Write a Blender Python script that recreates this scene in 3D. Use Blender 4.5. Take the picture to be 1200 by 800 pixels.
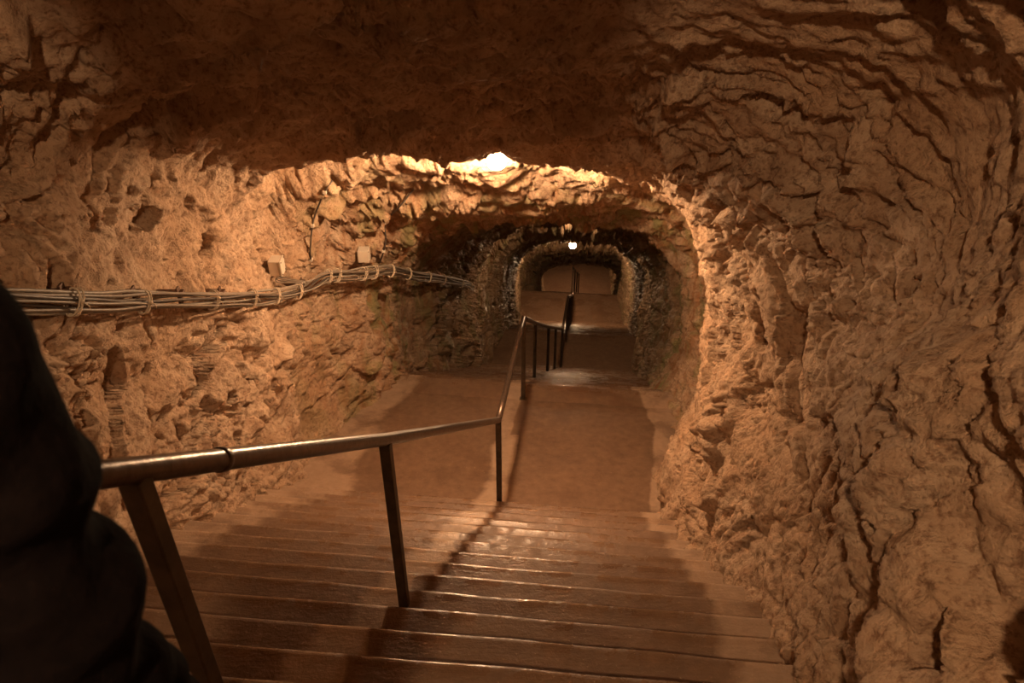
import bpy, bmesh, math, random
import numpy as np
from mathutils import Vector, Matrix
from mathutils.bvhtree import BVHTree

for o in list(bpy.data.objects):
    bpy.data.objects.remove(o)
S = bpy.context.scene
COL = S.collection
R = math.radians
random.seed(7)

# ------------------------------------------------------------------ camera
cd = bpy.data.cameras.new('camera')
cd.sensor_width = 36.0
cd.lens = 28.8
cd.clip_start = 0.02
cd.clip_end = 100
cd.dof.use_dof = True
cd.dof.focus_distance = 4.6
cd.dof.aperture_fstop = 8.5
cam = bpy.data.objects.new('camera', cd)
COL.objects.link(cam)
cam.location = (0, 0, 0)
cam.rotation_euler = (R(90 - 35), 0, 0)
S.camera = cam

# ------------------------------------------------------------------ world, exposure
w = bpy.data.worlds.new('world')
S.world = w
w.use_nodes = True
w.node_tree.nodes['Background'].inputs[0].default_value = (0.0, 0.0, 0.0, 1)
w.node_tree.nodes['Background'].inputs[1].default_value = 0.0
S.view_settings.view_transform = 'Standard'
S.view_settings.look = 'None'
S.view_settings.gamma = 1
S.view_settings.use_curve_mapping = False
S.view_settings.exposure = 2.0

LAMP_COL = (1.0, 0.625, 0.345)
# lamp places: x, y, z (centre of the opal globe) and emission strength
LAMPS = [(-0.30, -0.95, 1.10, 470),
         (-0.105, 5.30, -2.205, 380),
         (1.00, 11.80, -5.78, 90),
         (1.53, 18.30, -9.86, 130),
         (2.30, 25.60, -13.55, 110)]

# ------------------------------------------------------------------ the tunnel's measures (h = depth below the eye)
FLOOR = [(-5.0, -2.75), (4.57, 4.906), (6.58, 5.33), (11.6, 8.86), (12.78, 8.95), (18.3, 12.33), (19.85, 12.40), (25.4, 15.80), (40, 15.9)]
CEIL = [(-5.0, -4.9), (-1.7, -2.15), (-1.0, -1.62), (-0.5, -1.2), (0.1, -0.80), (0.6, -0.50), (1.2, -0.12), (1.6, 0.18), (2.3, 0.56), (3.0, 0.92), (4.0, 1.45), (4.7, 1.86),
        (4.95, 2.10), (5.1, 1.90), (5.58, 1.97), (5.66, 2.44), (6.25, 2.77), (6.35, 2.95), (6.9, 3.36), (7.4, 3.62), (8.0, 3.86),
        (9.5, 4.66), (11.0, 5.50), (11.3, 5.45), (11.5, 5.3), (12.0, 5.35), (12.15, 6.10), (13.0, 6.82), (13.8, 7.2), (15.5, 8.05), (17.7, 9.35), (18.0, 9.2), (18.5, 9.25), (18.7,9.7),
        (19.0, 9.95), (20.2, 10.85), (22, 12.2), (25.0, 14.25), (25.5, 13.3), (26.0, 13.4), (26.4, 14.4), (29, 14.5), (40, 14.6)]
XL = [(-5, -1.9), (0, -1.95), (2.5, -1.88), (3.4, -1.86), (4.6, -1.62), (6.0, -1.58), (6.9, -1.25), (8.0, -1.0), (11.6, -0.45), (12.8, -0.08), (15, 0.05), (18.3, 0.24), (19.9, 0.30), (22, 0.7), (25, 1.15), (40, 1.3)]
XR = [(-5, 0.85), (0, 0.85), (1.7, 0.93), (2.4, 1.08), (4.6, 1.17), (6.0, 1.44), (7.0, 1.36), (9, 1.75), (11.6, 2.20), (12.8, 2.26), (15, 2.6), (18.3, 2.93), (19.9, 3.0), (22, 3.4), (25, 3.62), (40, 3.8)]
# how far the wall stands out beyond its foot at spring height
BL = [(-5, .12), (3, .14), (4.6, .30), (5.5, .32), (6.6, .12), (8, .15), (11, .0), (12, .12), (40, .1)]
BR = [(-5, .15), (3, .16), (4.9, .16), (5.6, .45), (7.0, .45), (9, .25), (11, .0), (12, .15), (40, .1)]
NLEFT = [(-5, 3.6), (2, 4.2), (3, 5.5), (5.1, 5.5), (5.8, 3.0), (6.9, 2.2), (9, 2.2), (11, 2.4), (40, 2.8)]
NEXP = [(-5, 3.2), (3, 3.3), (5.1, 3.2), (5.8, 2.6), (6.9, 2.1), (9, 2.2), (11, 2.4), (40, 2.8)]


def interp(tab, y, smooth=0.0):
    a = np.array(tab, float)
    if smooth <= 0:
        return np.interp(y, a[:, 0], a[:, 1])
    acc = 0
    ks = np.linspace(-1, 1, 7)
    ws = 1 - np.abs(ks) * .75
    for k, wt in zip(ks, ws):
        acc = acc + wt * np.interp(np.asarray(y) + k * smooth, a[:, 0], a[:, 1])
    return acc / ws.sum()


def fl(y):
    return float(interp(FLOOR, y))


def rail_x(y):
    return float(np.interp(y, [-3, 2.2, 4.6, 6.58, 8.15, 9.97, 10.8, 11.6, 12.78, 18.3, 19.85, 25.4], [-1.22, -.455, -.10, .114, .28, .54, .70, .865, 1.03, 1.60, 1.70, 2.40]))


# ------------------------------------------------------------------ numpy noise
def hash3(i, j, k, seed):
    h = (i * 374761393 + j * 668265263 + k * 2147483647 + seed * 1274126177) & 0xFFFFFFFF
    h = ((h ^ (h >> 13)) * 1274126177) & 0xFFFFFFFF
    h = h ^ (h >> 16)
    h = (h * 2246822519) & 0xFFFFFFFF
    return (h ^ (h >> 15)) & 0xFFFFFFFF


def rnd(h, n):
    return (((h >> np.int64(n)) & 0x3FF).astype(np.float32)) / 1023.0


def vnoise(P, seed):
    F = np.floor(P)
    t = (P - F).astype(np.float32)
    I = F.astype(np.int64)
    t = t * t * t * (t * (t * 6 - 15) + 10)
    out = 0
    for dx in (0, 1):
        wx = t[:, 0] if dx else 1 - t[:, 0]
        for dy in (0, 1):
            wy = t[:, 1] if dy else 1 - t[:, 1]
            for dz in (0, 1):
                wz = t[:, 2] if dz else 1 - t[:, 2]
                h = hash3(I[:, 0] + dx, I[:, 1] + dy, I[:, 2] + dz, seed)
                out = out + wx * wy * wz * ((h & 0xFFFF).astype(np.float32) / 32767.5 - 1)
    return out


def fbm(P, seed, octv=3, gain=.5):
    a, s, out = 1.0, 1.0, 0
    for o in range(octv):
        out = out + a * vnoise(P * s, seed + o * 17)
        a *= gain
        s *= 2.03
    return out


def stones(P, seed, tilt, A=.9):
    """broken faces that meet in creases: the outermost of the leaning planes round each seed"""
    Q = P - .5
    I = np.floor(Q).astype(np.int64)
    out = np.full(len(P), 1e9, np.float32)
    for dx in (0, 1):
        for dy in (0, 1):
            for dz in (0, 1):
                i, j, k = I[:, 0] + dx, I[:, 1] + dy, I[:, 2] + dz
                h = hash3(i, j, k, seed)
                ax = (P[:, 0] - (i + .5 + (rnd(h, 0) - .5) * .8)).astype(np.float32)
                ay = (P[:, 1] - (j + .5 + (rnd(h, 10) - .5) * .8)).astype(np.float32)
                az = (P[:, 2] - (k + .5 + (rnd(h, 20) - .5) * .8)).astype(np.float32)
                h2 = hash3(j, k, i, seed + 5)
                v = A * (ax * ax + ay * ay + az * az) + .8 * (rnd(h2, 0) - .5) + tilt * ((rnd(h2, 7) - .5) * ax + (rnd(h2, 14) - .5) * ay + (rnd(h2, 21) - .5) * az)
                out = np.minimum(out, v)
    return out


def facets(P, seed, tilt, wid=.10):
    """every cell of rock gets its own level and its own leaning face"""
    Q = P - .5
    F = np.floor(Q)
    I = F.astype(np.int64)
    b1 = np.full(len(P), 1e9, np.float32)
    b2 = b1.copy()
    v1 = np.zeros(len(P), np.float32)
    v2 = v1.copy()
    for dx in (0, 1):
        for dy in (0, 1):
            for dz in (0, 1):
                i, j, k = I[:, 0] + dx, I[:, 1] + dy, I[:, 2] + dz
                h = hash3(i, j, k, seed)
                ax = (P[:, 0] - (i + .5 + (rnd(h, 0) - .5) * .8)).astype(np.float32)
                ay = (P[:, 1] - (j + .5 + (rnd(h, 10) - .5) * .8)).astype(np.float32)
                az = (P[:, 2] - (k + .5 + (rnd(h, 20) - .5) * .8)).astype(np.float32)
                d = ax * ax + ay * ay + az * az
                h2 = hash3(j, k, i, seed + 5)
                v = (rnd(h2, 0) - .5) + tilt * ((rnd(h2, 7) - .5) * ax + (rnd(h2, 14) - .5) * ay + (rnd(h2, 21) - .5) * az)
                m1 = d < b1
                m2 = (~m1) & (d < b2)
                b2 = np.where(m1, b1, np.where(m2, d, b2))
                v2 = np.where(m1, v1, np.where(m2, v, v2))
                b1 = np.where(m1, d, b1)
                v1 = np.where(m1, v, v1)
    t = np.clip((b2 - b1) / wid, 0, 1) * .5 + .5
    return v1 * t + v2 * (1 - t)


# ------------------------------------------------------------------ materials
def new_mat(name):
    m = bpy.data.materials.new(name)
    m.use_nodes = True
    nt = m.node_tree
    b = nt.nodes['Principled BSDF']
    return m, nt, b


def N(nt, t, **kw):
    n = nt.nodes.new(t)
    for k, v in kw.items():
        if k.startswith('i_'):
            key = k[2:]
            key = int(key) if key.isdigit() else key.replace('_', ' ')
            n.inputs[key].default_value = v
        else:
            setattr(n, k, v)
    return n


def ramp(nt, src, stops):
    r = nt.nodes.new('ShaderNodeValToRGB')
    el = r.color_ramp.elements
    while len(el) < len(stops):
        el.new(.5)
    for e, (p, c) in zip(el, stops):
        e.position = p
        e.color = (c, c, c, 1) if isinstance(c, (int, float)) else (*c, 1)
    nt.links.new(src, r.inputs[0])
    return r.outputs[0]


def mix(nt, fac, a, b):
    m = nt.nodes.new('ShaderNodeMix')
    m.data_type = 'RGBA'
    for s, v in ((0, fac), (6, a), (7, b)):
        if hasattr(v, 'links'):
            nt.links.new(v, m.inputs[s])
        elif isinstance(v, (int, float)):
            m.inputs[s].default_value = v
        else:
            m.inputs[s].default_value = (*v, 1)
    return m.outputs[2]


def noise(nt, vec, scale, detail=5, rough=.55, dist=0.0):
    n = N(nt, 'ShaderNodeTexNoise')
    n.inputs['Scale'].default_value = scale
    n.inputs['Detail'].default_value = detail
    n.inputs['Roughness'].default_value = rough
    n.inputs['Distortion'].default_value = dist
    nt.links.new(vec, n.inputs['Vector'])
    return n.outputs[0]


def math_(nt, op, a, b=0.0):
    m = N(nt, 'ShaderNodeMath', operation=op)
    m.use_clamp = False
    for s, v in ((0, a), (1, b)):
        if hasattr(v, 'links'):
            nt.links.new(v, m.inputs[s])
        else:
            m.inputs[s].default_value = v
    return m.outputs[0]


def rock_material():
    m, nt, b = new_mat('cave rock')
    pos = N(nt, 'ShaderNodeNewGeometry').outputs['Position']
    sep = N(nt, 'ShaderNodeSeparateXYZ')
    nt.links.new(pos, sep.inputs[0])
    big = noise(nt, pos, 1.1, 4, .6, .3)
    mid = noise(nt, pos, 6.0, 6, .62, .2)
    fin = noise(nt, pos, 38.0, 6, .7)
    c = mix(nt, ramp(nt, mid, [(.32, 0.0), (.68, 1.0)]), (.40, .255, .16), (.67, .49, .34))
    c = mix(nt, ramp(nt, big, [(.45, 0.0), (.62, .55)]), c, (.53, .33, .19))
    c = mix(nt, ramp(nt, fin, [(.36, .78), (.50, 0.0)]), c, (.22, .11, .06))
    # algae and rusty streaks on the wet rock beyond the first lamp
    yzone = N(nt, 'ShaderNodeMapRange')
    nt.links.new(sep.outputs[1], yzone.inputs[0])
    yzone.inputs[1].default_value = 5.3
    yzone.inputs[2].default_value = 7.0
    st = N(nt, 'ShaderNodeMapping')
    st.inputs['Scale'].default_value = (1.6, 1.6, .45)
    nt.links.new(pos, st.inputs[0])
    str_ = noise(nt, st.outputs[0], 2.4, 5, .6, .2)
    c = mix(nt, math_(nt, 'MULTIPLY', yzone.outputs[0], ramp(nt, str_, [(.48, 0.0), (.60, .75)])), c, (.22, .23, .08))
    str2 = noise(nt, st.outputs[0], 3.7, 5, .6, .8)
    c = mix(nt, math_(nt, 'MULTIPLY', yzone.outputs[0], ramp(nt, str2, [(.50, 0.0), (.62, .8)])), c, (.34, .15, .06))
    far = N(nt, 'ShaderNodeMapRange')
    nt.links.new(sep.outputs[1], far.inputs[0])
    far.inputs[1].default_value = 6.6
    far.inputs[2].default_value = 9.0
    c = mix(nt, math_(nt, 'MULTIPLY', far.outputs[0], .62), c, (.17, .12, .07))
    nt.links.new(c, b.inputs['Base Color'])
    wet = math_(nt, 'MULTIPLY', far.outputs[0], ramp(nt, mid, [(.42, 0.0), (.55, 1.0)]))
    rr = N(nt, 'ShaderNodeMapRange')
    nt.links.new(wet, rr.inputs[0])
    rr.inputs[3].default_value = .78
    rr.inputs[4].default_value = .32
    nt.links.new(rr.outputs[0], b.inputs['Roughness'])
    b.inputs['Specular IOR Level'].default_value = .3
    f2 = noise(nt, pos, 120.0, 5, .7)
    vo = N(nt, 'ShaderNodeTexVoronoi')
    vo.inputs['Scale'].default_value = 26
    wv = N(nt, 'ShaderNodeVectorMath', operation='MULTIPLY_ADD')
    nn = N(nt, 'ShaderNodeTexNoise')
    nn.inputs['Scale'].default_value = 9
    nt.links.new(pos, nn.inputs['Vector'])
    nt.links.new(nn.outputs[1], wv.inputs[0])
    wv.inputs[1].default_value = (.04, .04, .04)
    nt.links.new(pos, wv.inputs[2])
    nt.links.new(wv.outputs[0], vo.inputs['Vector'])
    # small broken faces: each cell leans its own way
    vc = N(nt, 'ShaderNodeTexVoronoi')
    vc.inputs['Scale'].default_value = 34
    nt.links.new(wv.outputs[0], vc.inputs['Vector'])
    vcs = N(nt, 'ShaderNodeSeparateColor')
    nt.links.new(vc.outputs['Color'], vcs.inputs[0])
    fin2 = math_(nt, 'ADD', fin, math_(nt, 'MULTIPLY', vcs.outputs[0], .22))
    hgt = math_(nt, 'ADD', math_(nt, 'MULTIPLY', fin2, 1.5), math_(nt, 'ADD', math_(nt, 'MULTIPLY', f2, .35), math_(nt, 'MULTIPLY', vo.outputs['Distance'], .35)))
    bp = N(nt, 'ShaderNodeBump')
    bp.inputs['Strength'].default_value = .9
    bp.inputs['Distance'].default_value = .022
    nt.links.new(hgt, bp.inputs['Height'])
    nt.links.new(bp.outputs[0], b.inputs['Normal'])
    return m


def concrete_material(name, wetness):
    """trodden cement: the middle of each lane is dark and damp, the edges by wall and rail are dusty (mesh attribute 'lane')"""
    m, nt, b = new_mat(name)
    pos = N(nt, 'ShaderNodeNewGeometry').outputs['Position']
    at = N(nt, 'ShaderNodeAttribute', attribute_name='lane')
    n1 = noise(nt, pos, 2.2, 5, .6, .3)
    n2 = noise(nt, pos, 14, 6, .65, .1)
    n3 = noise(nt, pos, 90, 4, .6)
    lane = ramp(nt, math_(nt, 'ADD', at.outputs['Fac'], math_(nt, 'MULTIPLY', math_(nt, 'SUBTRACT', n1, .5), .9)), [(.42, 0.0), (.60, 1.0)])
    c0 = mix(nt, ramp(nt, n2, [(.3, 0.0), (.7, 1.0)]), (.29, .20, .135), (.38, .265, .185))
    c1 = mix(nt, ramp(nt, n2, [(.3, 0.0), (.7, 1.0)]), (.135, .080, .048), (.20, .122, .076))
    c = mix(nt, lane, c0, c1)
    c = mix(nt, ramp(nt, n1, [(.52, 0.0), (.62, .55)]), c, (.115, .062, .036))
    # grit scattered on the cement
    c = mix(nt, ramp(nt, n3, [(.64, 0.0), (.72, .5)]), c, (.50, .36, .24))
    nt.links.new(c, b.inputs['Base Color'])
    r = ramp(nt, math_(nt, 'ADD', math_(nt, 'MULTIPLY', n1, .6), math_(nt, 'MULTIPLY', n2, .4)), [(.40, .62), (.56, .62 - .34 * wetness)])
    # nosings polished by feet and wet in places
    no = N(nt, 'ShaderNodeAttribute', attribute_name='nose')
    nn = noise(nt, pos, 3.5, 6, .75)
    wetn = math_(nt, 'MULTIPLY', no.outputs['Fac'], ramp(nt, nn, [(.45, 0.0), (.53, 1.0)]))
    mr = N(nt, 'ShaderNodeMapRange')
    nt.links.new(wetn, mr.inputs[0])
    nt.links.new(r, mr.inputs[3])
    mr.inputs[4].default_value = .10
    nt.links.new(mr.outputs[0], b.inputs['Roughness'])
    b.inputs['Specular IOR Level'].default_value = .35 + .2 * wetness
    bp = N(nt, 'ShaderNodeBump')
    bp.inputs['Strength'].default_value = .45
    bp.inputs['Distance'].default_value = .008
    st = N(nt, 'ShaderNodeMapping')
    st.inputs['Scale'].default_value = (.6, 3, 1)
    st.inputs['Rotation'].default_value = (0, 0, R(35))
    nt.links.new(pos, st.inputs[0])
    sc = noise(nt, st.outputs[0], 22, 4, .6)
    nt.links.new(math_(nt, 'ADD', math_(nt, 'MULTIPLY', n2, 1.2), math_(nt, 'ADD', math_(nt, 'MULTIPLY', n3, .4), math_(nt, 'MULTIPLY', sc, .5))), bp.inputs['Height'])
    nt.links.new(bp.outputs[0], b.inputs['Normal'])
    return m


def plain(name, col, rough=.5, metal=0.0, var=.25, scale=20, bump=.1, spec=.5, dark=None):
    m, nt, b = new_mat(name)
    tc = N(nt, 'ShaderNodeTexCoord').outputs['Object']
    n1 = noise(nt, tc, scale, 5, .6)
    d = dark or tuple(c * (1 - var * 2) for c in col)
    nt.links.new(mix(nt, ramp(nt, n1, [(.35, 0.0), (.6, 1.0)]), d, col), b.inputs['Base Color'])
    b.inputs['Roughness'].default_value = rough
    b.inputs['Metallic'].default_value = metal
    b.inputs['Specular IOR Level'].default_value = spec
    if bump:
        bp = N(nt, 'ShaderNodeBump')
        bp.inputs['Strength'].default_value = bump
        bp.inputs['Distance'].default_value = .01
        nt.links.new(n1, bp.inputs['Height'])
        nt.links.new(bp.outputs[0], b.inputs['Normal'])
    return m


ROCK = rock_material()
CEM = concrete_material('trodden cement', .3)
CEM_WET = concrete_material('wet cement', 1.0)
PUDDLE = concrete_material('puddled cement', 1.62)
STEEL = plain('dark painted steel', (.105, .070, .050), .30, .55, .2, 30, .15, .6)
POST = plain('worn brown steel', (.085, .062, .040), .48, .35, .25, 16, .15, .5)
CABLES = [plain('cable sheath grey', (.27, .23, .185), .5, 0, .12, 40, .05), plain('cable sheath tan', (.21, .165, .125), .5, 0, .12, 40, .05),
          plain('cable sheath dark', (.09, .07, .055), .5, 0, .15, 40, .05)]
TWINE = plain('pale twine', (.55, .44, .32), .85, 0, .1, 90, .4)
BOX = plain('off white plastic', (.62, .54, .44), .5, 0, .06, 8, .03)
BOLT = plain('rusty iron', (.16, .09, .06), .6, .5, .3, 50, .2)
JACKET = plain('dark jacket cloth', (.0035, .0022, .0022), .95, 0, .2, 60, .35, .05)
TROUSER = plain('grey trouser cloth', (.09, .085, .08), .9, 0, .2, 80, .3, .15)
SKIN = plain('skin', (.48, .27, .18), .55, 0, .06, 12, .05)
HAIR = plain('dark hair', (.02, .013, .01), .6, 0, .3, 80, .4)
SHOE = plain('black shoe leather', (.02, .018, .016), .5, 0, .2, 30, .1)
EYE = plain('eye', (.5, .45, .4), .2, 0, .05, 5, 0)


def glow(strength):
    m, nt, b = new_mat('lit opal glass')
    b.inputs['Base Color'].default_value = (.9, .85, .75, 1)
    b.inputs['Emission Color'].default_value = (*LAMP_COL, 1)
    b.inputs['Emission Strength'].default_value = strength
    return m


# ------------------------------------------------------------------ object helpers
def link(name, me, mat, parent=None, smooth=True):
    o = bpy.data.objects.new(name, me)
    COL.objects.link(o)
    if mat is not None:
        me.materials.append(mat)
    if smooth:
        me.polygons.foreach_set('use_smooth', [True] * len(me.polygons))
    if parent is not None:
        o.parent = parent
    return o


def obj(name, bm, mat, parent=None, smooth=True):
    bmesh.ops.recalc_face_normals(bm, faces=bm.faces)
    me = bpy.data.meshes.new(name)
    bm.to_mesh(me)
    bm.free()
    return link(name, me, mat, parent, smooth)


def empty(name, loc=(0, 0, 0)):
    o = bpy.data.objects.new(name, None)
    o.empty_display_size = .1
    o.location = loc
    COL.objects.link(o)
    return o


def tag(o, label=None, cat=None, group=None, kind=None):
    if label:
        o['label'] = label
    if cat:
        o['category'] = cat
    if group:
        o['group'] = group
    if kind:
        o['kind'] = kind
    return o


def tube(bm, pts, rad, seg=12, cap=True, up=Vector((0, 0, 1))):
    pts = [Vector(p) for p in pts]
    rings = []
    for i, p in enumerate(pts):
        a = pts[max(i - 1, 0)]
        c = pts[min(i + 1, len(pts) - 1)]
        d = (c - a).normalized()
        s = d.cross(up)
        if s.length < 1e-4:
            s = d.cross(Vector((1, 0, 0)))
        s.normalize()
        u = s.cross(d).normalized()
        r = rad[i] if isinstance(rad, (list, tuple)) else rad
        rings.append([bm.verts.new(p + (s * math.cos(2 * math.pi * k / seg) + u * math.sin(2 * math.pi * k / seg)) * r) for k in range(seg)])
    for a, c in zip(rings, rings[1:]):
        for k in range(seg):
            bm.faces.new((a[k], a[(k + 1) % seg], c[(k + 1) % seg], c[k]))
    if cap:
        bm.faces.new(list(reversed(rings[0])))
        bm.faces.new(rings[-1])
    return bm


def box(bm, c, s, rot=None, bev=0.0):
    m = Matrix.Translation(Vector(c))
    if rot is not None:
        m = m @ rot.to_4x4()
    m = m @ Matrix.Diagonal((s[0], s[1], s[2], 1))
    r = bmesh.ops.create_cube(bm, size=1, matrix=m)
    if bev:
        es = list({e for v in r['verts'] for e in v.link_edges})
        bmesh.ops.bevel(bm, geom=es, offset=bev, segments=2, affect='EDGES', profile=.5)
    return bm


def ball(bm, c, r, seg=24, sc=(1, 1, 1)):
    bmesh.ops.create_uvsphere(bm, u_segments=seg, v_segments=seg // 2, radius=r, matrix=Matrix.Translation(Vector(c)) @ Matrix.Diagonal((*sc, 1)))
    return bm


# ------------------------------------------------------------------ tunnel rock
def rows():
    ys = list(np.arange(-4.5, .45, .07))
    y = .45
    while y < 30:
        ys.append(y)
        y += max(.010, .0038 * y)
    return np.array(ys, np.float64)


NCOL = 1000
YS = rows()
T = np.linspace(0, 1, NCOL)


def section(Y):
    hf = interp(FLOOR, Y, .25)
    hc = interp(CEIL, Y, .045)
    xl, xr = interp(XL, Y, .5), interp(XR, Y, .5)
    bl, br = interp(BL, Y, .4), interp(BR, Y, .3)
    nr_, nl_ = interp(NEXP, Y, .4), interp(NLEFT, Y, .3)
    hs = hf - np.minimum(1.35, (hf - hc) * .5)
    L, Rr = xl - bl, xr + br
    xc, a, bb = (L + Rr) / 2, (Rr - L) / 2, hs - hc
    X = np.zeros((len(Y), NCOL))
    H = np.zeros((len(Y), NCOL))
    lo = .20
    for k, t in enumerate(T):
        if t < lo:
            u = t / lo
            s = np.sin(u * math.pi / 2) ** .9
            X[:, k] = (xl - .02) + (L - xl + .02) * s
            H[:, k] = (hf + .35) + (hs - hf - .35) * u
        elif t > 1 - lo:
            u = (1 - t) / lo
            s = np.sin(u * math.pi / 2) ** .9
            X[:, k] = (xr + .02) + (Rr - xr - .02) * s
            H[:, k] = (hf + .35) + (hs - hf - .35) * u
        else:
            ph = math.pi * (1 - (t - lo) / (1 - 2 * lo))
            c, s = math.cos(ph), math.sin(ph)
            # even spacing round the superellipse
            n = nr_ if c > 0 else nl_
            rr = (abs(c) ** n + abs(s) ** n) ** (-1 / n)
            X[:, k] = xc + a * rr * c
            H[:, k] = hs - bb * rr * s
    return X, H


X, H = section(YS)
P = np.stack([X, np.repeat(YS[:, None], NCOL, 1), -H], -1)
dY = np.gradient(P, axis=0)
dT = np.gradient(P, axis=1)
NR = np.cross(dY, dT)
NR /= np.linalg.norm(NR, axis=-1, keepdims=True) + 1e-9
# smooth the normals along the tunnel so that lips in the ceiling do not fold
ker = 9
for ax in (0, 1):
    c = np.cumsum(np.concatenate([np.repeat(np.take(NR, [0], ax), ker, ax), NR, np.repeat(np.take(NR, [-1], ax), ker, ax)], ax), axis=ax)
    n_ = NR.shape[ax]
    NR = (np.take(c, range(2 * ker, 2 * ker + n_), ax) - np.take(c, range(0, n_), ax)) / (2 * ker)
NR /= np.linalg.norm(NR, axis=-1, keepdims=True) + 1e-9
mid = P[len(YS) // 2, NCOL // 2] - P[len(YS) // 2, 0]
if NR[len(YS) // 2, NCOL // 2, 2] < 0:      # point out of the tunnel, into the rock
    NR = -NR
p = P.reshape(-1, 3)
TT = np.repeat(T[None, :], len(YS), 0).reshape(-1)
YY = p[:, 1]
warp = np.stack([vnoise(p * 3.1, 11), vnoise(p * 3.1 + 9.2, 12), vnoise(p * 3.1 + 4.7, 13)], -1)
wf = np.stack([vnoise(p * 14, 21), vnoise(p * 14 + 9.2, 22), vnoise(p * 14 + 4.7, 23)], -1)
q = p + warp * .14 + wf * .014
# slanting beds of rock: cells are flattened and tipped
rot = np.array(Matrix.Rotation(R(28), 3, 'Y') @ Matrix.Rotation(R(-35), 3, 'X'))
qr = q @ rot.T
plates = facets(qr * np.array([2.2, 2.6, 3.6]), 31, 1.6, .07)
chunks = facets(qr * np.array([7.5, 7.0, 9.5]) + 3.3, 41, 1.9, .34)
chips = facets((qr + wf * .008) * np.array([13, 15, 24]) + 1.7, 51, 1.9, .28)
big = fbm(p * .8, 61, 2)
rough = fbm(p * 24, 71, 2)
mod = np.clip(.75 + .7 * vnoise(p * 1.3, 81), .25, 1.4)       # some stretches are smoother
top = np.clip((TT - .28) / .1, 0, 1) * np.clip((.78 - TT) / .1, 0, 1)   # ceiling: larger plates
side_r = np.clip((TT - .72) / .08, 0, 1)
farcalm = np.clip(1.3 - YY / 30, .75, 1)
D = .09 * big * farcalm
side = 1 - top
ledge = np.clip(vnoise(p * 1.7 + 5, 85) * 1.6 + .25, 0, 1)            # where the wall breaks in sharp ledges
D = D + (stones(q * np.array([2.2, 1.9, 2.4]), 33, 2.2) * .13 * side + plates * .125 * top) * mod * farcalm
D = D + stones(q * np.array([5.5, 5.5, 7.0]) + 3.3, 43, 2.1) * .075 * side * mod + chunks * (.018 * side * ledge + .065 * top * mod)
D = D + stones(q * np.array([15, 14, 17]) + 8.1, 53, 1.8) * .022 * (.5 + .5 * mod) + chips * (.013 + .014 * ledge)
D = D + rough * .007
pit = np.clip(vnoise(q * np.array([8, 8, 5.5]), 91) - .52, 0, 1) + .45 * np.clip(vnoise(q * np.array([21, 21, 17]), 93) - .38, 0, 1) * (.3 + ledge)
D = D + pit * .16 * np.clip(1 - .7 * (TT > .55) * np.clip((4.0 - YY) / 2, 0, 1), 0, 1)
# unseen belly of rock, shaped to shade the ceiling from the stair-head lamp
xx_ = p[:, 0]
D = D - .36 * np.exp(-((YY - .6) / .35) ** 2) * top * np.clip((xx_ + .80) / .2, 0, 1) * np.clip((.05 - xx_) / .2, 0, 1)
D = D + .30 * np.exp(-((YY - 1.7) / 1.0) ** 2) * top * (np.clip((xx_ - .0) / .3, 0, 1) + 1.5 * np.clip((-.72 - xx_) / .25, 0, 1))  # ceiling lifted on either side to let that lamp's light past
D = D + .09 * np.exp(-((YY - 4.98) / .2) ** 2 - ((xx_ + .09) / .09) ** 2) * top
D = D + .20 * np.exp(-((YY - 5.85) / .28) ** 2 - ((xx_ - .22) / .22) ** 2) * top
# calm the shape near the lamps' fixings and keep the first lips where they are
keep = np.exp(-((YY - 5.4) / .55) ** 4) * top
D = D * (1 - .42 * keep)
# drill holes and broken pockets in the rock: y, depth below the eye, radius, depth, side
HOLES = [(4.02, 2.01, .050, .34, 'L'), (4.58, 2.49, .060, .30, 'L'), (5.61, 3.88, .038, .3, 'L'), (4.16, 3.35, .034, .26, 'L'), (2.92, 2.49, .034, .22, 'L'), (4.49, 1.97, .04, .2, 'L'),
         (7.57, 4.17, .10, .30, 'L'), (4.9, 3.86, .06, .14, 'L'), (6.5, 3.42, .07, .16, 'L'), (2.98, 1.14, .045, .2, 'R'), (3.06, 1.66, .07, .16, 'R'), (3.7, 2.56, .06, .14, 'R'), (2.07, .60, .10, .2, 'R')]
for hy, hh, hr, hd, sd in HOLES:
    side = (TT < .45) if sd == 'L' else (TT > .6)
    dd = np.sqrt((YY - hy) ** 2 + ((-p[:, 2]) - hh) ** 2) / hr
    dd = dd + .22 * wf[:, 0]
    D = np.where(side, D + hd * np.clip(1.35 - dd, 0, 1) ** .5 * (dd < 1.35), D)
q = p + NR.reshape(-1, 3) * D[:, None]
PP = q.reshape(P.shape)
del q, qr, plates, chunks, chips, warp, wf, rough


def grid_mesh(name, A, smooth=True):
    nr, nc = A.shape[:2]
    v = A.reshape(-1, 3).astype(np.float32)
    i = np.arange((nr - 1) * (nc - 1))
    r, c = i // (nc - 1), i % (nc - 1)
    a = r * nc + c
    f = np.stack([a, a + 1, a + nc + 1, a + nc], -1).astype(np.int32)
    me = bpy.data.meshes.new(name)
    me.vertices.add(len(v))
    me.vertices.foreach_set('co', v.ravel())
    me.loops.add(f.size)
    me.loops.foreach_set('vertex_index', f.ravel())
    me.polygons.add(len(f))
    me.polygons.foreach_set('loop_start', np.arange(0, f.size, 4, dtype=np.int32))
    me.polygons.foreach_set('loop_total', np.full(len(f), 4, np.int32))
    me.update(calc_edges=True)
    me.polygons.foreach_set('use_smooth', [smooth] * len(f))
    return me


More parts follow.
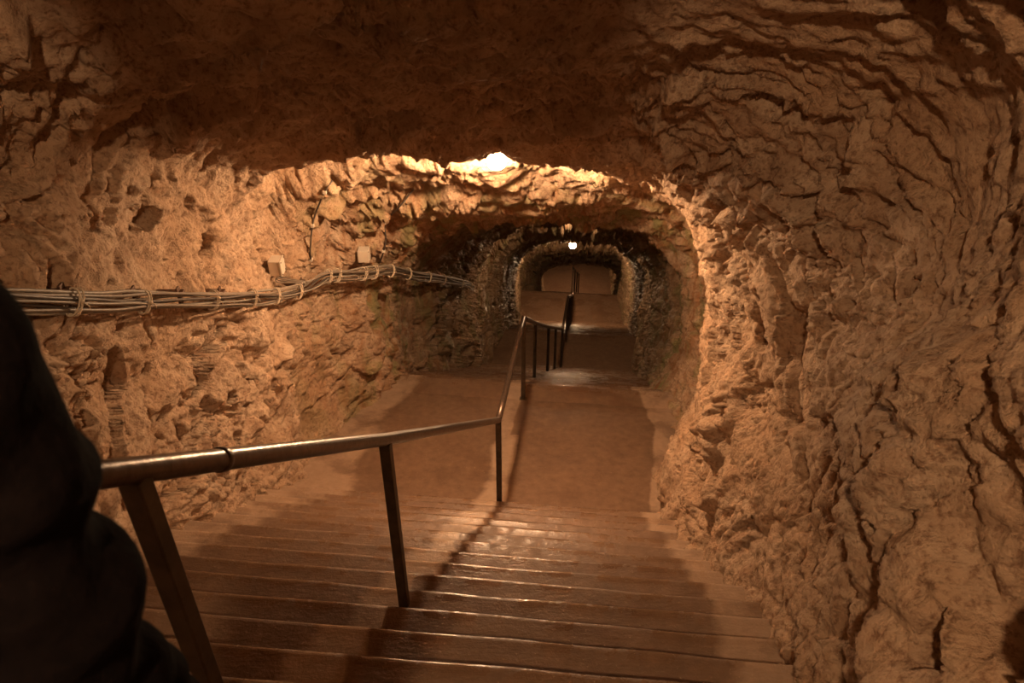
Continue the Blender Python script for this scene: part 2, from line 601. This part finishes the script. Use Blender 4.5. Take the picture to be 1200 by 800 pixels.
cA, cB = int(NCOL * .36), int(NCOL * .70)
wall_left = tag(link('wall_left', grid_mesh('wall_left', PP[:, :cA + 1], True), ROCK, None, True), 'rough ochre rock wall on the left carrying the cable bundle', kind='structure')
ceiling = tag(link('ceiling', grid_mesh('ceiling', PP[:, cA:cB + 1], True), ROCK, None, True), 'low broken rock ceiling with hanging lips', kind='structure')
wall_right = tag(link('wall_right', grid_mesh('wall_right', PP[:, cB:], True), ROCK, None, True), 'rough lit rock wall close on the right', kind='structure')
# end wall where the tunnel turns away
zz = np.linspace(-17, -13, 60)
xx = np.linspace(.2, 5, 70)
E = np.stack([np.repeat(xx[None, :], 60, 0), np.full((60, 70), 28.6), np.repeat(zz[:, None], 70, 1)], -1)
E[..., 1] += .12 * vnoise(E.reshape(-1, 3) * 2.2, 5).reshape(60, 70) + .05 * vnoise(E.reshape(-1, 3) * 7, 6).reshape(60, 70)
tag(link('wall_back', grid_mesh('wall_back', E), ROCK), 'rock wall closing the lowest landing', kind='structure')

BVH_L = BVHTree.FromObject(wall_left, bpy.context.evaluated_depsgraph_get())
BVH_C = BVHTree.FromObject(ceiling, bpy.context.evaluated_depsgraph_get())


def wall_at(y, h):
    """the left rock face at this place along the tunnel and height: point, normal"""
    for bv in (BVH_L, BVH_C):
        hit = bv.ray_cast(Vector((max(-.4, rail_x(y) - .6), y, -h)), Vector((-1, 0, 0)), 4)
        if hit[0] is not None:
            n = hit[1]
            return hit[0], (n if n.x > 0 else -n)
    return Vector((-1.9, y, -h)), Vector((1, 0, 0))


# ------------------------------------------------------------------ floors and stairs
SK = -.10        # steps stand square to the tunnel, which swings to the right


def lane_value(x, y):
    """0 by the walls and the rail, 1 in the middle of each trodden lane"""
    xl, xr, xm = float(interp(XL, y)), float(interp(XR, y)), rail_x(y)
    if x < xm:
        d = min((x - xl) / .5, (xm - .02 - x) / .30)
    else:
        d = min((xr - x) / (.3 if y < 4.5 else .12), (x - xm + .25) / .25)
    return max(0.0, min(1.0, d))


def add_lane(me):
    at = me.attributes.new('lane', 'FLOAT', 'POINT')
    at.data.foreach_set('value', [lane_value(v.co.x, v.co.y) if v.co.y < 7.5 else 1.0 for v in me.vertices])


def step_mesh(y0, y1, h, rise, hd):
    """one cement step: tread from y0 to its nosing at y1 at depth h"""
    xm = rail_x(y1)
    xa, xb = float(interp(XL, y1)) - .55, float(interp(XR, y1)) + .55
    n = 44
    bm = bmesh.new()
    prev = None
    r = .010
    ph = random.uniform(0, 9)
    for i in range(n + 1):
        x = xa + (xb - xa) * i / n
        dy = SK * (x - xm) + .003 * math.sin(x * 3.1 + ph) + .0015 * math.sin(x * 11 + 2 * ph)
        dz = .002 * math.sin(x * 2.3 + ph * 1.7) + .0015 * math.sin(x * 13 + ph)
        z = -h + dz
        prof = [(y0 - .03, z), (y0 + .6 * (y1 - y0), z), (y1 - .022, z - .0003), (y1 - .014, z - .0018), (y1 - .007, z - .0048), (y1 - .002, z - .011), (y1, z - rise - .03), (y0 - .03, z - rise - .03)]
        ring = [bm.verts.new((x, py + dy, pz)) for py, pz in prof]
        if prev:
            for k in range(len(ring)):
                bm.faces.new((prev[k], prev[(k + 1) % 8], ring[(k + 1) % 8], ring[k]))
        else:
            bm.faces.new(ring)
        prev = ring
    bm.faces.new(prev)
    bmesh.ops.recalc_face_normals(bm, faces=bm.faces)
    me = bpy.data.meshes.new('step')
    bm.to_mesh(me)
    bm.free()
    add_lane(me)
    nose = me.attributes.new('nose', 'FLOAT', 'POINT')
    nose.data.foreach_set('value', [1.0 if (i % 8) in (2, 3, 4, 5) else 0.0 for i in range(len(me.vertices))])
    return me


def flight(ya, yb, n, mat, label):
    root = empty('staircase', (rail_x(ya), ya, -fl(ya)))
    tag(root, label, kind='structure')
    tr = (yb - ya) / n
    for i in range(n):
        y0, y1 = ya + i * tr, ya + (i + 1) * tr
        ha, hb = fl(ya), fl(yb)
        rise = (hb - ha) / n
        h = ha + rise * (i + .0) if i else ha + .001
        h = ha + rise * (i + 1) - rise
        o = link('step', step_mesh(y0, y1, h + (.002 if i == 0 else 0), rise, 0), mat, None, False)
        o.parent = root
        o.matrix_parent_inverse = Matrix.Translation(root.location).inverted()
    return root


def shift_parent(o, root):
    o.parent = root
    o.matrix_parent_inverse = Matrix.Translation(root.location).inverted()


def landing(ya, yb, mat, label, bumpy=.006):
    ny, nx = max(8, int((yb - ya) / .05)), 60
    A = np.zeros((ny + 1, nx + 1, 3))
    for j in range(ny + 1):
        y = ya + (yb - ya) * j / ny
        xa, xb = float(interp(XL, y)) - .6, float(interp(XR, y)) + .7
        for i in range(nx + 1):
            x = xa + (xb - xa) * i / nx
            A[j, i] = (x, y + SK * (x - rail_x(y)), -fl(y))
    A[..., 2] += bumpy * vnoise(A.reshape(-1, 3) * 2.5, 3).reshape(ny + 1, nx + 1)
    me = grid_mesh('floor', A)
    add_lane(me)
    # front edge drops to the next step
    o = link('floor', me, mat)
    return tag(o, label, kind='structure')


flight(-1.585, 4.57, 27, CEM, 'near flight of worn brown cement steps going down beside the handrail')
landing(4.55, 6.60, CEM, 'trodden cement landing at the foot of the near steps')
flight(6.58, 11.6, 18, CEM_WET, 'second flight of damp steps below the first landing')
landing(11.58, 12.80, CEM, 'dark second landing down the tunnel')
flight(12.78, 18.3, 18, CEM_WET, 'third flight of steps hidden below the second landing')
landing(18.28, 19.87, PUDDLE, 'wet third landing with shining puddles')
flight(19.85, 25.4, 18, CEM_WET, 'lowest flight of steps far down the tunnel')
landing(25.38, 29.2, CEM, 'lit brown floor at the far end of the tunnel')

# ------------------------------------------------------------------ handrail
hr = empty('handrail', (rail_x(4.6), 4.6, -4.93))
tag(hr, 'dark steel pipe handrail on square posts running down the middle of the stairs', 'handrail')
TOPS = [(-1.35, -1.00), (0.98, .945), (2.2, 1.968), (4.6, 3.925), (6.58, 4.33), (8.15, 5.44), (9.97, 6.72), (10.8, 7.30), (11.6, 7.86), (12.78, 7.95),
        (14.2, 8.83), (15.6, 9.68), (17.0, 10.53), (18.3, 11.33), (19.85, 11.40), (21.6, 12.48), (23.5, 13.65), (25.4, 14.80)]
pt = [Vector((rail_x(y), y, -h)) for y, h in TOPS]
pt[1].x = -.625
corner = {3, 4, 8, 9, 13, 14, 17}
seg = [[pt[0]]]
for i in range(1, len(pt)):
    seg[-1].append(pt[i])
    if i in corner and i < len(pt) - 1:
        seg.append([pt[i]])
for s in seg:
    bm = bmesh.new()
    fine = []
    for a, c in zip(s, s[1:]):
        for k in range(6):
            q_ = a.lerp(c, k / 6)
            fine.append(q_)
    fine.append(s[-1])
    tube(bm, fine, .0235, 20)
    ball(bm, s[-1], .0245, 20)
    shift_parent(obj('rail', bm, STEEL), hr)
for i, (y, h) in enumerate(TOPS):
    x = pt[i].x
    base = -fl(y) - .02
    bm = bmesh.new()
    zt = -h - .012
    rz = Matrix.Rotation(-math.atan(.14), 3, 'Z')
    box(bm, (x, y, (zt + base) / 2), (.040, .040, zt - base), rz, .004)
    shift_parent(obj('post', bm, POST, None, False), hr)
# pipe coupling a little below the first post
a, c = pt[1], pt[2]
for tt in (.20,):
    q_ = a.lerp(c, tt)
    d = (c - a).normalized()
    bm = bmesh.new()
    tube(bm, [q_ - d * .012, q_ - d * .009, q_ + d * .009, q_ + d * .012], [.024, .0262, .0262, .024], 24)
    shift_parent(obj('coupling', bm, STEEL), hr)
# foot plates
for i in (2, 3, 4):
    y = TOPS[i][0]
    bm = bmesh.new()
    box(bm, (pt[i].x, y - .01, -fl(y) + (.10 if False else .004)), (.075, .075, .008), Matrix.Rotation(-.14, 3, 'Z'), .002)
    shift_parent(obj('foot_plate', bm, POST, None, False), hr)

# ------------------------------------------------------------------ cable bundle on the left wall
PATH = [(1.2, .55), (1.9, 1.15), (2.5, 1.56), (3.04, 1.92), (3.52, 2.22), (4.24, 2.66), (4.60, 2.87), (5.15, 3.19), (5.60, 3.40), (5.95, 3.50), (6.18, 3.62), (6.47, 3.76), (6.75, 3.91), (7.5, 4.40), (8.44, 5.0), (9.4, 5.64), (10.4, 6.30)]


def catmull(pts, n):
    out = []
    for i in range(len(pts) - 1):
        p0, p1, p2, p3 = pts[max(i - 1, 0)], pts[i], pts[i + 1], pts[min(i + 2, len(pts) - 1)]
        for k in range(n):
            t = k / n
            out.append(.5 * ((2 * p1) + (p2 - p0) * t + (2 * p0 - 5 * p1 + 4 * p2 - p3) * t * t + (3 * p1 - p0 - 3 * p2 + p3) * t ** 3))
    out.append(pts[-1])
    return out


anch = []
for y, h in PATH:
    xs = [wall_at(y + dy, h + dh)[0].x for dy in (-.12, 0, .12) for dh in (-.05, .05)]
    anch.append(Vector((max(xs) + .075, y, -h)))
for _ in range(1):
    for i in range(1, len(anch) - 1):
        anch[i].x = max(anch[i].x, .5 * anch[i].x + .25 * (anch[i - 1].x + anch[i + 1].x))
line = catmull(anch, 10)
cb = empty('cable_bundle', line[0])
tag(cb, 'long sagging bundle of grey cables tied with twine along the left rock wall', 'cable bundle')
NC = 9
for k in range(NC):
    f = (k + .5) / NC - .5
    ph1, ph2 = random.uniform(0, 6), random.uniform(0, 6)
    pts = []
    for i, c in enumerate(line):
        s = i * .09
        v = f * .112 + .010 * math.sin(s * 1.9 + ph1) + .004 * math.sin(s * 5.1 + ph2)
        o_ = .014 * math.sin(s * 1.5 + ph2) + (.012 if k % 2 else -.008)
        pts.append(c + Vector((o_, 0, v)))
    bm = bmesh.new()
    tube(bm, pts, random.choice([.0062, .0075, .0085]), 7)
    shift_parent(obj('cable', bm, CABLES[k % 3 if k % 4 else 0]), cb)


def along(y):
    for a, c in zip(line, line[1:]):
        if a.y <= y <= c.y:
            return a.lerp(c, (y - a.y) / max(1e-6, c.y - a.y)), (c - a).normalized()
    return line[-1], Vector((0, 1, 0))


for y in (2.55, 2.93, 3.50, 4.22, 4.60, 5.02, 5.42, 5.95, 6.05, 6.3, 6.42, 6.7, 7.2, 7.9, 8.5, 9.3, 10.0):
    c, d = along(y)
    s = Vector((1, 0, 0))
    u = s.cross(d).normalized()
    bm = bmesh.new()
    for off, tl in ((-.010, .15), (0.004, -.1), (.016, .25)):
        ring = []
        for k in range(21):
            a_ = 2 * math.pi * k / 20
            ring.append(c + d * (off + tl * .08 * math.sin(a_)) + s * (math.cos(a_) * .033) + u * (math.sin(a_) * .060))
        tube(bm, ring, .0042, 6, False)
    ball(bm, c + s * .038 + u * random.uniform(-.01, .03), .010, 10)
    e_ = c + s * .04
    tube(bm, [e_, e_ + Vector((.006, .02, -.03)), e_ + Vector((0, .035, -.055))], .0028, 5)
    shift_parent(obj('twine_tie', bm, TWINE), cb)
for y in (2.95, 3.52, 3.95, 4.38, 5.6):
    c, d = along(y)
    wp, _ = wall_at(y, -c.z - .05)
    bm = bmesh.new()
    z = c.z + .055
    box(bm, ((c.x + wp.x) / 2 - .03, y, z), (abs(c.x - wp.x) + .03, .05, .020), None, .004)
    box(bm, (c.x - .045, y, z - .03), (.012, .04, .13), None, .003)
    shift_parent(obj('bracket', bm, BOLT, None, False), cb)


# ------------------------------------------------------------------ junction boxes
def junction(y, h, s, label, grp, wires=True):
    wp, wn = wall_at(y, h)
    x = max(wall_at(y + a_, h + b_)[0].x for a_ in (-.05, 0, .05) for b_ in (-.05, 0, .05))
    root = empty('junction_box', (x, y, -h))
    tag(root, label, 'junction box', grp)
    bm = bmesh.new()
    box(bm, (0.025, 0, 0), (.085, s, s * 1.15), None, .006)
    obj('box_body', bm, BOX, root, False)
    bm = bmesh.new()
    box(bm, (.074, 0, 0), (.016, s * 1.04, s * 1.19), None, .005)
    lid = obj('lid', bm, BOX, root, False)
    bm = bmesh.new()
    for sy in (-1, 1):
        for sz in (-1, 1):
            bm = bmesh.new()
            bmesh.ops.create_cone(bm, cap_ends=True, segments=10, radius1=.006, radius2=.006, depth=.005, matrix=Matrix.Translation((.083, sy * s * .4, sz * s * .47)) @ Matrix.Rotation(R(90), 4, 'Y'))
            obj('screw', bm, BOLT, lid, False)
    if wires:
        for k in range(4):
            yy = (k - 1.5) * s * .22
            bm = bmesh.new()
            bmesh.ops.create_cone(bm, cap_ends=True, segments=10, radius1=.011, radius2=.011, depth=.03, matrix=Matrix.Translation((.03, yy, -s * .62)))
            obj('cable_gland', bm, BOX, root)
            c, d = along(y + yy * 1.5)
            e_ = c - Vector((x, y, -h))
            bm = bmesh.new()
            st_ = Vector((.03, yy, -s * .64))
            pts = [st_, st_ + Vector((.0, yy * .2, -.05)), Vector((e_.x + .005, yy * 1.5, e_.z + .07)), Vector((e_.x, yy * 2 + (.05 if k == 3 else 0), e_.z + .03))]
            tube(bm, catmull(pts, 6), .0055, 7)
            obj('wire', bm, CABLES[k % 2], root)
    return root


junction(5.50, 3.14, .11, 'square off white junction box above the tied cables, nearer the camera', None)
junction(6.42, 3.55, .10, 'small pale junction box beside a dark hollow, farther down the left wall', None, False)


# thin feed wires clipped to the rock
def feed(hints, label):
    """a wire that lies on the rock from place to place"""
    pts = []
    for h_ in hints:
        c_ = Vector(h_)
        best = min((bv.find_nearest(c_) for bv in (BVH_L, BVH_C)), key=lambda t: t[3])
        n_ = best[1]
        if n_.dot(Vector((rail_x(c_.y) - .6, c_.y, c_.z + .0)) - best[0]) < 0:
            n_ = -n_
        pts.append(best[0] + n_ * .014)
    root = empty('feed_wire', pts[0])
    tag(root, label, 'wire')
    bm = bmesh.new()
    tube(bm, catmull(pts, 5), .0075, 7)
    shift_parent(obj('wire', bm, CABLES[2]), root)
    for c in pts[1:-1:2]:
        bm = bmesh.new()
        box(bm, c, (.03, .028, .028), None, .004)
        shift_parent(obj('clip', bm, BOX, None, False), root)
    return root


feed([(-1.72, 6.08, -3.50), (-1.68, 5.91, -3.32), (-1.64, 5.84, -3.17), (-1.58, 5.82, -2.97), (-1.54, 5.84, -2.86), (-1.41, 5.69, -2.61), (-1.35, 5.71, -2.53)], 'thin dark wire clipped up the left rock wall above the bend of the cables')
feed([(-1.26, 6.8, -3.85), (-1.19, 6.6, -3.61), (-1.15, 6.58, -3.48), (-1.11, 6.55, -3.35), (-.95, 6.28, -3.02), (-.81, 6.18, -2.83), (-.62, 5.91, -2.58), (-.44, 5.68, -2.41)], 'thin dark wire climbing the mossy rock beside the small far junction box')


# ------------------------------------------------------------------ lamps
def lamp(i, label, r=.066):
    x, y, z, st = LAMPS[i]
    root = empty('tunnel_lamp', (x, y, z))
    tag(root, label, 'lamp', None)
    hit = BVH_C.ray_cast(Vector((x, y, z)), Vector((0, 0, 1)), 3)
    top = (hit[0].z - z + .03) if hit[0] is not None else .3
    bm = bmesh.new()
    ball(bm, (0, 0, 0), r, 28, (1, 1, .92))
    obj('globe', bm, glow(st), root)
    bm = bmesh.new()
    tube(bm, [(0, 0, r * .86), (0, 0, r * .92), (0, 0, r * 1.35), (0, 0, r * 1.5)], [r * .62, r * .66, r * .62, r * .25], 20)
    obj('socket', bm, BOX, root)
    bm = bmesh.new()
    tube(bm, [(0, 0, r * 1.4), (0, 0, max(top, r * 1.8))], .009, 10)
    obj('hanger', bm, BOLT, root)
    bm = bmesh.new()
    bmesh.ops.create_cone(bm, cap_ends=True, segments=20, radius1=.045, radius2=.04, depth=.02, matrix=Matrix.Translation((0, 0, max(top, r * 1.8) - .02)))
    obj('ceiling_rose', bm, BOLT, root)
    return root


lamp(0, 'round glass lamp above and behind the stair head')
lamp(1, 'glaring round lamp under the rock lip over the first landing')
lamp(2, 'round lamp tucked above the second landing behind the low arch')
lamp(3, 'small bright lamp seen far down the tunnel below the third arch', .085)
lamp(4, 'lamp hidden above the lowest landing at the tunnel end')


# ------------------------------------------------------------------ the person at the left
def skin(name, verts, edges, radii, mat, parent, root=0, levels=2):
    me = bpy.data.meshes.new(name)
    me.from_pydata([tuple(v) for v in verts], edges, [])
    o = bpy.data.objects.new(name, me)
    COL.objects.link(o)
    o.modifiers.new('s', 'SKIN').use_smooth_shade = True
    sv = me.skin_vertices[0].data
    for i, r in enumerate(radii):
        sv[i].radius = r if isinstance(r, tuple) else (r, r)
        sv[i].use_root = (i == root)
    sb = o.modifiers.new('d', 'SUBSURF')
    sb.levels = sb.render_levels = levels
    dg = bpy.context.evaluated_depsgraph_get()
    out = bpy.data.meshes.new_from_object(o.evaluated_get(dg))
    bpy.data.objects.remove(o)
    out.name = name
    return link(name, out, mat, parent)


PX, PY = -.482, .37
step_h = None
tr_ = (4.57 + 1.585) / 27
si = int((PY + .05 + 1.585) / tr_)
ground = -(fl(-1.585) + (fl(4.57) - fl(-1.585)) / 27 * si)
per = empty('person', (PX, PY, ground))
tag(per, 'person in a dark jacket standing close at the left edge, back turned', 'person')
SHO = (-.225 - ground)     # shoulder height above the step
k = SHO / 1.36
# body (head, neck, trunk, legs, hands) in one surface
def sc(*v): return (v[0], v[1], v[2] * k)
bv = [sc(0, 0, .90), sc(0, .01, 1.05), sc(0, 0, 1.22), sc(0, -.01, 1.36), sc(0, .0, 1.42), sc(0, .01, 1.47), sc(0, .02, 1.54), sc(0, .015, 1.62), sc(0, .01, 1.67),
      sc(.085, 0, .86), sc(.09, .01, .66), sc(.09, .0, .46), sc(.09, -.02, .26), sc(.09, -.03, .09), sc(.095, .05, .035), sc(.10, .13, .03),
      sc(-.085, 0, .86), sc(-.09, .01, .66), sc(-.09, .0, .46), sc(-.09, -.02, .26), sc(-.09, -.03, .09), sc(-.095, .05, .035), sc(-.10, .13, .03),
      sc(.13, -.01, 1.33), sc(.155, 0, 1.2), sc(.158, 0, 1.05), sc(.155, .03, .93), sc(.15, .07, .80),
      sc(-.12, -.01, 1.33), sc(-.14, 0, 1.2), sc(-.142, 0, 1.05), sc(-.14, .03, .93), sc(-.14, .07, .80)]
be = [(0, 1), (1, 2), (2, 3), (3, 4), (4, 5), (5, 6), (6, 7), (7, 8), (0, 9), (9, 10), (10, 11), (11, 12), (12, 13), (13, 14), (14, 15), (0, 16), (16, 17), (17, 18), (18, 19), (19, 20), (20, 21), (21, 22),
      (3, 23), (23, 24), (24, 25), (25, 26), (26, 27), (3, 28), (28, 29), (29, 30), (30, 31), (31, 32)]
br_ = [(.14, .10), (.125, .095), (.135, .10), (.09, .08), .05, .05, (.075, .09), (.072, .09), .05,
       .085, .075, .055, .05, .035, .035, .03, .085, .075, .055, .05, .035, .035, .03,
       .045, .034, .029, .028, .024, .045, .034, .029, .028, .024]
skin('body', bv, be, br_, SKIN, per)
# jacket: trunk and sleeves, bunched at the elbow
jv = [(0, 0, SHO - .56), (0, 0, SHO - .38), (0, 0, SHO - .2), (0, -.01, SHO - .06), (0, 0, SHO + .03)]
je = [(0, 1), (1, 2), (2, 3), (3, 4)]
jr = [(.19, .13), (.19, .125), (.175, .125), (.12, .10), (.065, .07)]
for sx in (1, -1):
    b0 = len(jv)
    prof = [(.125, 0, -.030, .072), (.158, 0, -.080, .068), (.160, 0, -.112, .050), (.158, 0, -.140, .068), (.150, .0, -.178, .052), (.150, .0, -.212, .058), (.152, .0, -.250, .074), (.150, .005, -.300, .060), (.146, .012, -.35, .043), (.156, .03, -.42, .054), (.15, .055, -.53, .044)]
    for (x_, y_, z_, r_) in prof:
        jv.append((sx * x_ - (.018 if sx < 0 else 0) * -1, y_, SHO + z_))
        jr.append(r_ * (1 if sx > 0 else .95))
    je.append((3, b0))
    for i in range(len(prof) - 1):
        je.append((b0 + i, b0 + i + 1))
jk = skin('jacket', jv, je, jr, JACKET, per, 0, 3)
for v in jk.data.vertices:
    x_, y_, z_ = v.co
    f = .004 * math.sin(z_ * 55 + x_ * 25 + 2 * math.sin(y_ * 18)) + .003 * math.sin(z_ * 93 - y_ * 40)
    v.co += v.normal * f
bm = bmesh.new()
ball(bm, (0, 0, 0), 1)
bm.free()
# trousers
tv = [(0, 0, .93 * k), (0, 0, .84 * k)]
te = [(0, 1)]
trr = [(.15, .115), (.14, .12)]
for sx in (1, -1):
    b0 = len(tv)
    for (x_, y_, z_, r_) in [(.095, 0, .76, .10), (.095, .01, .6, .085), (.095, 0, .44, .072), (.092, -.01, .26, .066), (.09, -.02, .10, .064)]:
        tv.append((sx * x_, y_, z_ * k))
        trr.append(r_)
    te.append((1, b0))
    for i in range(4):
        te.append((b0 + i, b0 + i + 1))
skin('trousers', tv, te, trr, TROUSER, per, 0, 2)
for sx in (1, -1):
    skin('shoe', [(sx * .09, -.055, .035), (sx * .092, .0, .045), (sx * .097, .09, .035), (sx * .10, .165, .028)], [(0, 1), (1, 2), (2, 3)], [.036, (.042, .044), (.044, .034), (.038, .026)], SHOE, per)
    # hand: palm and five fingers
    hx, hy, hz = sx * .147, .085, .775 * k
    hv = [(hx, hy - .01, hz + .02), (hx, hy + .01, hz - .03), (hx, hy + .018, hz - .06)]
    he = [(0, 1), (1, 2)]
    hrr = [(.020, .026), (.017, .034), (.015, .034)]
    skin('hand', hv, he, hrr, SKIN, per, 0, 2)
    for fi, ln in enumerate((.068, .078, .072, .056)):
        fy = hy + .045 - fi * .019
        skin('finger', [(hx, fy, hz - .055), (hx - sx * .006, fy + .002, hz - .06 - ln * .45), (hx - sx * .016, fy + .002, hz - .06 - ln * .78), (hx - sx * .028, fy, hz - .06 - ln)], [(0, 1), (1, 2), (2, 3)], [.009, .0085, .008, .007], SKIN, per, 0, 1)
    skin('thumb', [(hx - sx * .004, hy + .025, hz - .01), (hx - sx * .014, hy + .052, hz - .035), (hx - sx * .02, hy + .062, hz - .068)], [(0, 1), (1, 2)], [.012, .0105, .009], SKIN, per, 0, 1)
# hair, ears, eyes, nose
zh = 1.585 * k
bm = bmesh.new()
ball(bm, (0, -.005, zh + .03), .1, 28, (.92, 1.05, 1.0))
for v in bm.verts:
    if v.co.y > .055 and v.co.z < zh + .06:
        v.co.y = .055
    v.co += Vector((0, 0, .004 * math.sin(v.co.x * 90)))
obj('hair', bm, HAIR, per)
for sx in (1, -1):
    bm = bmesh.new()
    ball(bm, (sx * .082, .012, zh - .01), .03, 14, (.3, .6, 1))
    obj('ear', bm, SKIN, per)
    bm = bmesh.new()
    ball(bm, (sx * .03, .1, zh), .011, 12)
    obj('eye', bm, EYE, per)
skin('nose', [(0, .095, zh + .01), (0, .118, zh - .028)], [(0, 1)], [.009, .014], SKIN, per, 0, 2)
skin('mouth', [(-.022, .1, zh - .06), (0, .108, zh - .058), (.022, .1, zh - .06)], [(0, 1), (1, 2)], [.004, .006, .004], SKIN, per, 0, 1)
